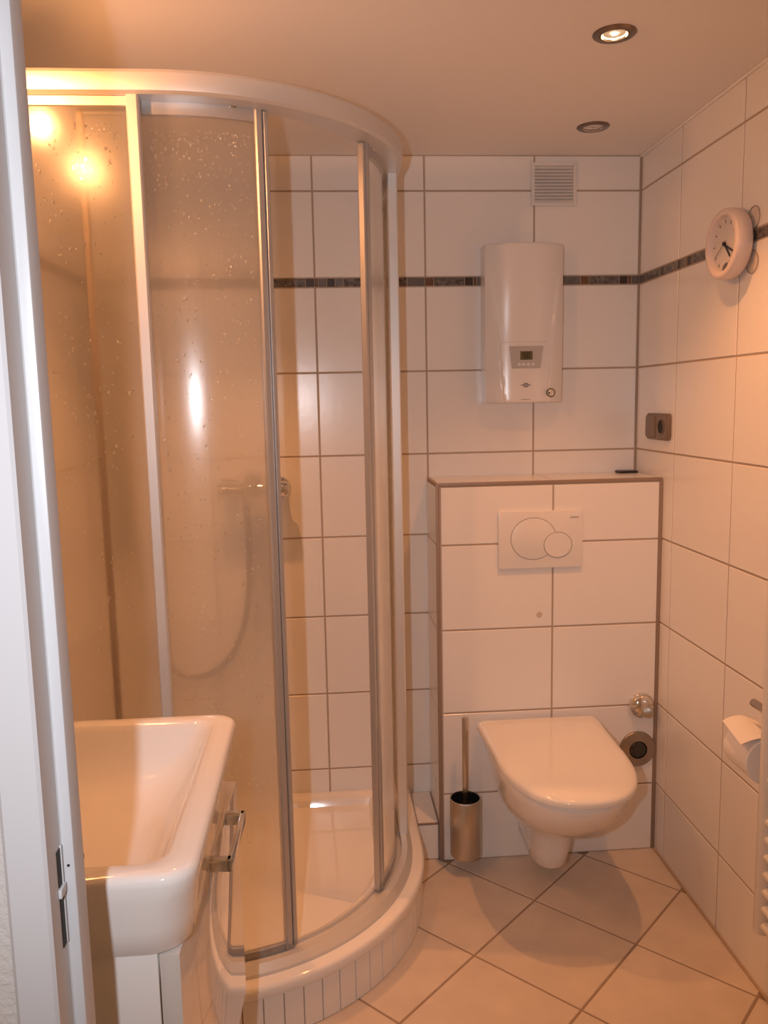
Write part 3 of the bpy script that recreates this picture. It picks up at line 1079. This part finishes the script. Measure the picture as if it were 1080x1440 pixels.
def sliding_door(s_trail, s_lead, sg):
    a, b = min(s_trail, s_lead), max(s_trail, s_lead)
    DZ0, DZ1 = TZ + .020, 1.972
    g = sweep(MB(), RDR, a, b, rect(-.0025, .0025, DZ0, DZ1), .02).build('sliding_door', GLASS, enc, 20)
    fog_outer(g)
    sweep(MB(), RDR, a, b, rect(-.006, .006, DZ1 - .026, DZ1, .001), .02).build('door_top_bar', ALUD, g, 30)
    sweep(MB(), RDR, a, b, rect(-.006, .006, DZ0 - .002, DZ0 + .012, .001), .02).build('door_foot_bar', ALUD, g, 30)
    upright(MB(), RDR, s_lead, -.011, .011, .0078, DZ0 - .004, DZ1 + .002).build('edge_profile', ALUD, g, 30)
    upright(MB(), RDR, s_lead + sg * .0150, -.007, .009, .0050, DZ0, DZ1 - .004, .002).build('magnet_strip', ALUD, g, 30)
    upright(MB(), RDR, s_trail, -.006, .010, .006, DZ0, DZ1, .002).build('trailing_seal', SEAL, g, 30)
    for s in (s_lead - sg * .05, s_trail + sg * .05):
        p, t, n = path(RDR, s)
        MB().cyl(p - n * .013 + Vector((0, 0, DZ1 + .004)), p + n * .010 + Vector((0, 0, DZ1 + .004)), .010, 16, .002).build('roller', CHROME, g)
        MB().cyl(p - n * .013 + Vector((0, 0, TZ + .028)), p + n * .010 + Vector((0, 0, TZ + .028)), .009, 16, .002).build('guide', CLEAR, g)
    return g


door_l = sliding_door(.232, s_angle(RDR, 24.2), 1)
TD = total(RDR)
door_r = sliding_door(TD - .18, s_angle(RDR, 62.3), -1)


def drops(parent, r, s0, s1, n, outer=.0028):
    mb = MB()
    rnd = random.Random(int(s0 * 1000) + n)
    for _ in range(n):
        s = rnd.uniform(s0, s1)
        z = 1.92 - 1.5 * rnd.random() ** 1.6
        R_ = rnd.choice([.001, .0013, .0016, .0016, .0021, .003])
        e = rnd.uniform(1, 1.8)
        p, t, nn = path(r, s)
        c = p + nn * outer + Vector((0, 0, z))
        vs = []
        for ring, (h, q) in enumerate(((0, 1), (.45, .75))):
            for k in range(7):
                a = 2 * PI * k / 7
                vs.append(c + nn * (h * R_) + (t * math.cos(a) + Vector((0, 0, 1)) * math.sin(a) * e) * R_ * q)
        vs.append(c + nn * (.62 * R_))
        fs = []
        for k in range(7):
            j = (k + 1) % 7
            fs += [(k, j, 7 + j, 7 + k), (7 + k, 7 + j, 14)]
        fs.append(tuple(range(6, -1, -1)))
        mb.add(vs, fs)
    o = mb.build('water_droplets', DROP, parent, 70)
    o['kind'] = 'stuff'


drops(gl_l, RF, .02, S1 - .06, 700)
drops(door_l, RDR, S1 - .02, s_angle(RDR, 22), 900)

# mixer, hose and riser rail on the back wall of the shower
mx = thing('shower_mixer', 'chrome shower mixer tap seen through the fogged door', 'shower tap', (-1.19, 0, 1.136))
for x in (-1.272, -1.122):
    MB().lathe([(.032, .0005), (.032, .004), (.028, .010), (.020, .016), (.016, .045), (.018, .048), (.018, .070)], (x, 0, 1.136), (0, -1, 0), 32).build('rosette', CHROME, mx, 40)
MB().lathe([(.018, 0), (.023, .008), (.024, .02), (.024, .19), (.023, .202), (.018, .21)], (-1.302, -.078, 1.136), (1, 0, 0), 28).build('mixer_body', CHROME, mx, 40)
MB().lathe([(.020, 0), (.024, .006), (.024, .030), (.018, .036)], (-1.197, -.078, 1.150), (0, -.35, 1), 24).box((-1.207, -.205, 1.192), (-1.187, -.082, 1.203), .003).build('lever', CHROME, mx, 40)
MB().cyl((-1.220, -.085, 1.118), (-1.220, -.085, 1.085), .012, 16, .002).build('hose_outlet', CHROME, mx)
raw = [(-1.220, -.085, 1.09), (-1.216, -.09, .98), (-1.221, -.095, .84), (-1.248, -.10, .70), (-1.31, -.105, .605), (-1.40, -.105, .575), (-1.475, -.10, .625), (-1.515, -.095, .76), (-1.535, -.09, .95), (-1.550, -.085, 1.2), (-1.558, -.085, 1.42), (-1.56, -.088, 1.55)]
pts = []
for i in range(len(raw) - 1):
    p0, p1, p2, p3 = (Vector(raw[max(0, min(len(raw) - 1, i + d))]) for d in (-1, 0, 1, 2))
    for k in range(6):
        t = k / 6
        pts.append(.5 * ((2 * p1) + (p2 - p0) * t + (2 * p0 - 5 * p1 + 4 * p2 - p3) * t * t + (3 * p1 - p0 - 3 * p2 + p3) * t ** 3))
pts.append(Vector(raw[-1]))
MB().tube(pts, .009, 10).build('hose', HOSE, mx, 60)
rl = thing('shower_rail', 'chrome riser rail in the shower corner behind the fogged glass', 'shower rail', (-1.575, -.05, 1.0))
MB().cyl((-1.575, -.05, .98), (-1.575, -.05, 1.72), .012, 16, .002).build('pole', HOSE, rl)
for z in (1.00, 1.70):
    MB().cyl((-1.575, -.0006, z), (-1.575, -.05, z), .014, 18, .002).build('wall_mount', CHROME, rl)
MB().box((-1.592, -.082, 1.585), (-1.558, -.034, 1.62), .006).build('slider', HOSE, rl)
hs = thing('hand_shower', 'grey hand shower clipped to the riser rail behind fogged glass', 'hand shower', (-1.565, -.09, 1.55))
MB().tube([(-1.560, -.088, 1.545), (-1.561, -.096, 1.60), (-1.562, -.112, 1.635), (-1.562, -.135, 1.655)], .011, 14).build('handle', HOSE, hs, 60)
MB().lathe([(.018, .012), (.040, .004), (.046, -.006), (.046, -.014), (.042, -.017)], (-1.562, -.145, 1.655), (0, .45, .9), 32).build('spray_head', HOSE, hs, 40)

# ------------------------------------------------------------------ washbasin and cabinet
BX1, BY0, BY1, BZ = -1.150, -1.630, -1.122, .850
basin = thing('washbasin', 'white rectangular washbasin with rounded corners beside the door frame', 'washbasin', (-1.4, -1.376, .74))


def rrect(x0, x1, y0, y1, z, r, n=7, lip=None):
    pts = []
    for (cx, cy, a0) in ((x1 - r, y1 - r, 0), (x0 + r, y1 - r, PI / 2), (x0 + r, y0 + r, PI), (x1 - r, y0 + r, 3 * PI / 2)):
        for k in range(n):
            a = a0 + PI / 2 * k / (n - 1)
            pts.append(Vector((cx + r * math.cos(a), cy + r * math.sin(a), z)))
    return pts


X0 = XL + .0006


def brim(ins, z, r, wall=0.):
    return rrect(X0 + wall, BX1 - ins * (.8 if z < .8 else 1), BY0 + ins, BY1 - ins, z, r)


loops = [brim(.032, .738, .035), brim(.022, .7385, .045), brim(.018, .742, .05), brim(.012, .775, .05), brim(.004, .815, .046), brim(.0005, .836, .040), brim(.001, .843, .040), brim(.004, .848, .038), brim(.009, .850, .034)]


def bowl(ir, inn, iff, iw, z, r):
    return rrect(X0 + iw, BX1 - ir, BY0 + inn, BY1 - iff, z, r)


loops += [bowl(.034, .030, .030, .10, .8500, .030), bowl(.039, .035, .034, .105, .8475, .032), bowl(.046, .040, .040, .11, .838, .036), bowl(.060, .055, .056, .115, .805, .045), bowl(.080, .075, .082, .125, .775, .055), bowl(.106, .10, .122, .14, .755, .065), bowl(.14, .13, .165, .16, .7455, .065), bowl(.19, .18, .21, .20, .7400, .05)]
MB().loft(loops).build('bowl', CERAM, basin, 50)
MB().lathe([(.022, 0), (.022, .002), (.018, .004), (.006, .0045)], (-1.372, -1.385, .7395), (0, 0, 1), 28).build('drain', BRONZE, basin)

cab = thing('vanity_cabinet', 'glossy white cabinet with bracket handle under the washbasin', 'cabinet', (-1.4, -1.376, .33))
CX1, CY0, CY1, CZ0, CZ1 = -1.177, -1.605, -1.150, .335, .7375
AJAR = -math.radians(2.8)        # the door stands slightly open at its far end
PV = (CX1, CY0, 0)
MB().box((X0, CY0, CZ0), (CX1 - .026, CY1, CZ1), .001).build('carcass', CARC, cab)
fr = spin(MB().box((CX1 - .0245, CY0 + .001, CZ0), (CX1, CY1 - .001, CZ1 - .003), .0012), PV, AJAR).build('door', GLOSSW, cab)
hz = .728
hy0, hy1 = -1.405, -1.262
spin(MB().box((CX1, hy0, hz - .010), (CX1 + .030, hy0 + .010, hz + .010), .001).box((CX1, hy1 - .010, hz - .010), (CX1 + .030, hy1, hz + .010), .001).box((CX1 + .024, hy0, hz - .010), (CX1 + .031, hy1, hz + .010), .001), PV, AJAR).build('handle', CHROME, fr)

# mirror lamp above the basin: its two halogens show as glows in the wet glass
ml = thing('mirror_lamp', 'halogen lamp bar above the washbasin glowing in the wet glass', 'lamp', (XL, -1.24, 2.0))
MB().box((XL + .0006, -1.47, 1.975), (XL + .030, -1.00, 2.025), .003).build('bar', CHROME, ml)
for y in (-1.40, -1.07):
    MB().cyl((XL + .029, y, 2.0), (XL + .075, y, 2.0), .006, 12).build('arm', CHROME, ml)
    hd = MB().lathe([(.012, -.030), (.022, -.012), (.030, .012), (.029, .014), (.020, -.006)], (XL + .09, y, 1.995), (.62, .52, -.70), 28, True, False).build('lamp_head', CHROME, ml, 40)
    ax = Vector((.62, .52, -.70)).normalized()
    c = Vector((XL + .09, y, 1.995))
    MB().lathe([(.0265, .006), (.020, .008), (.008, .009)], c, ax, 24, True, True).build('lamp_glass', BULB, hd)
    lamp('mirror_lamp_light', 'SPOT', c + ax * .016, E_MIRROR, HALO, .02, ax, math.radians(150), .5)

# hall floor in front of the door
structure(MB().box((-2.6, -3.6, -.1), (1.2, YF - .06, -.004)), 'floor_hall', WALLP)
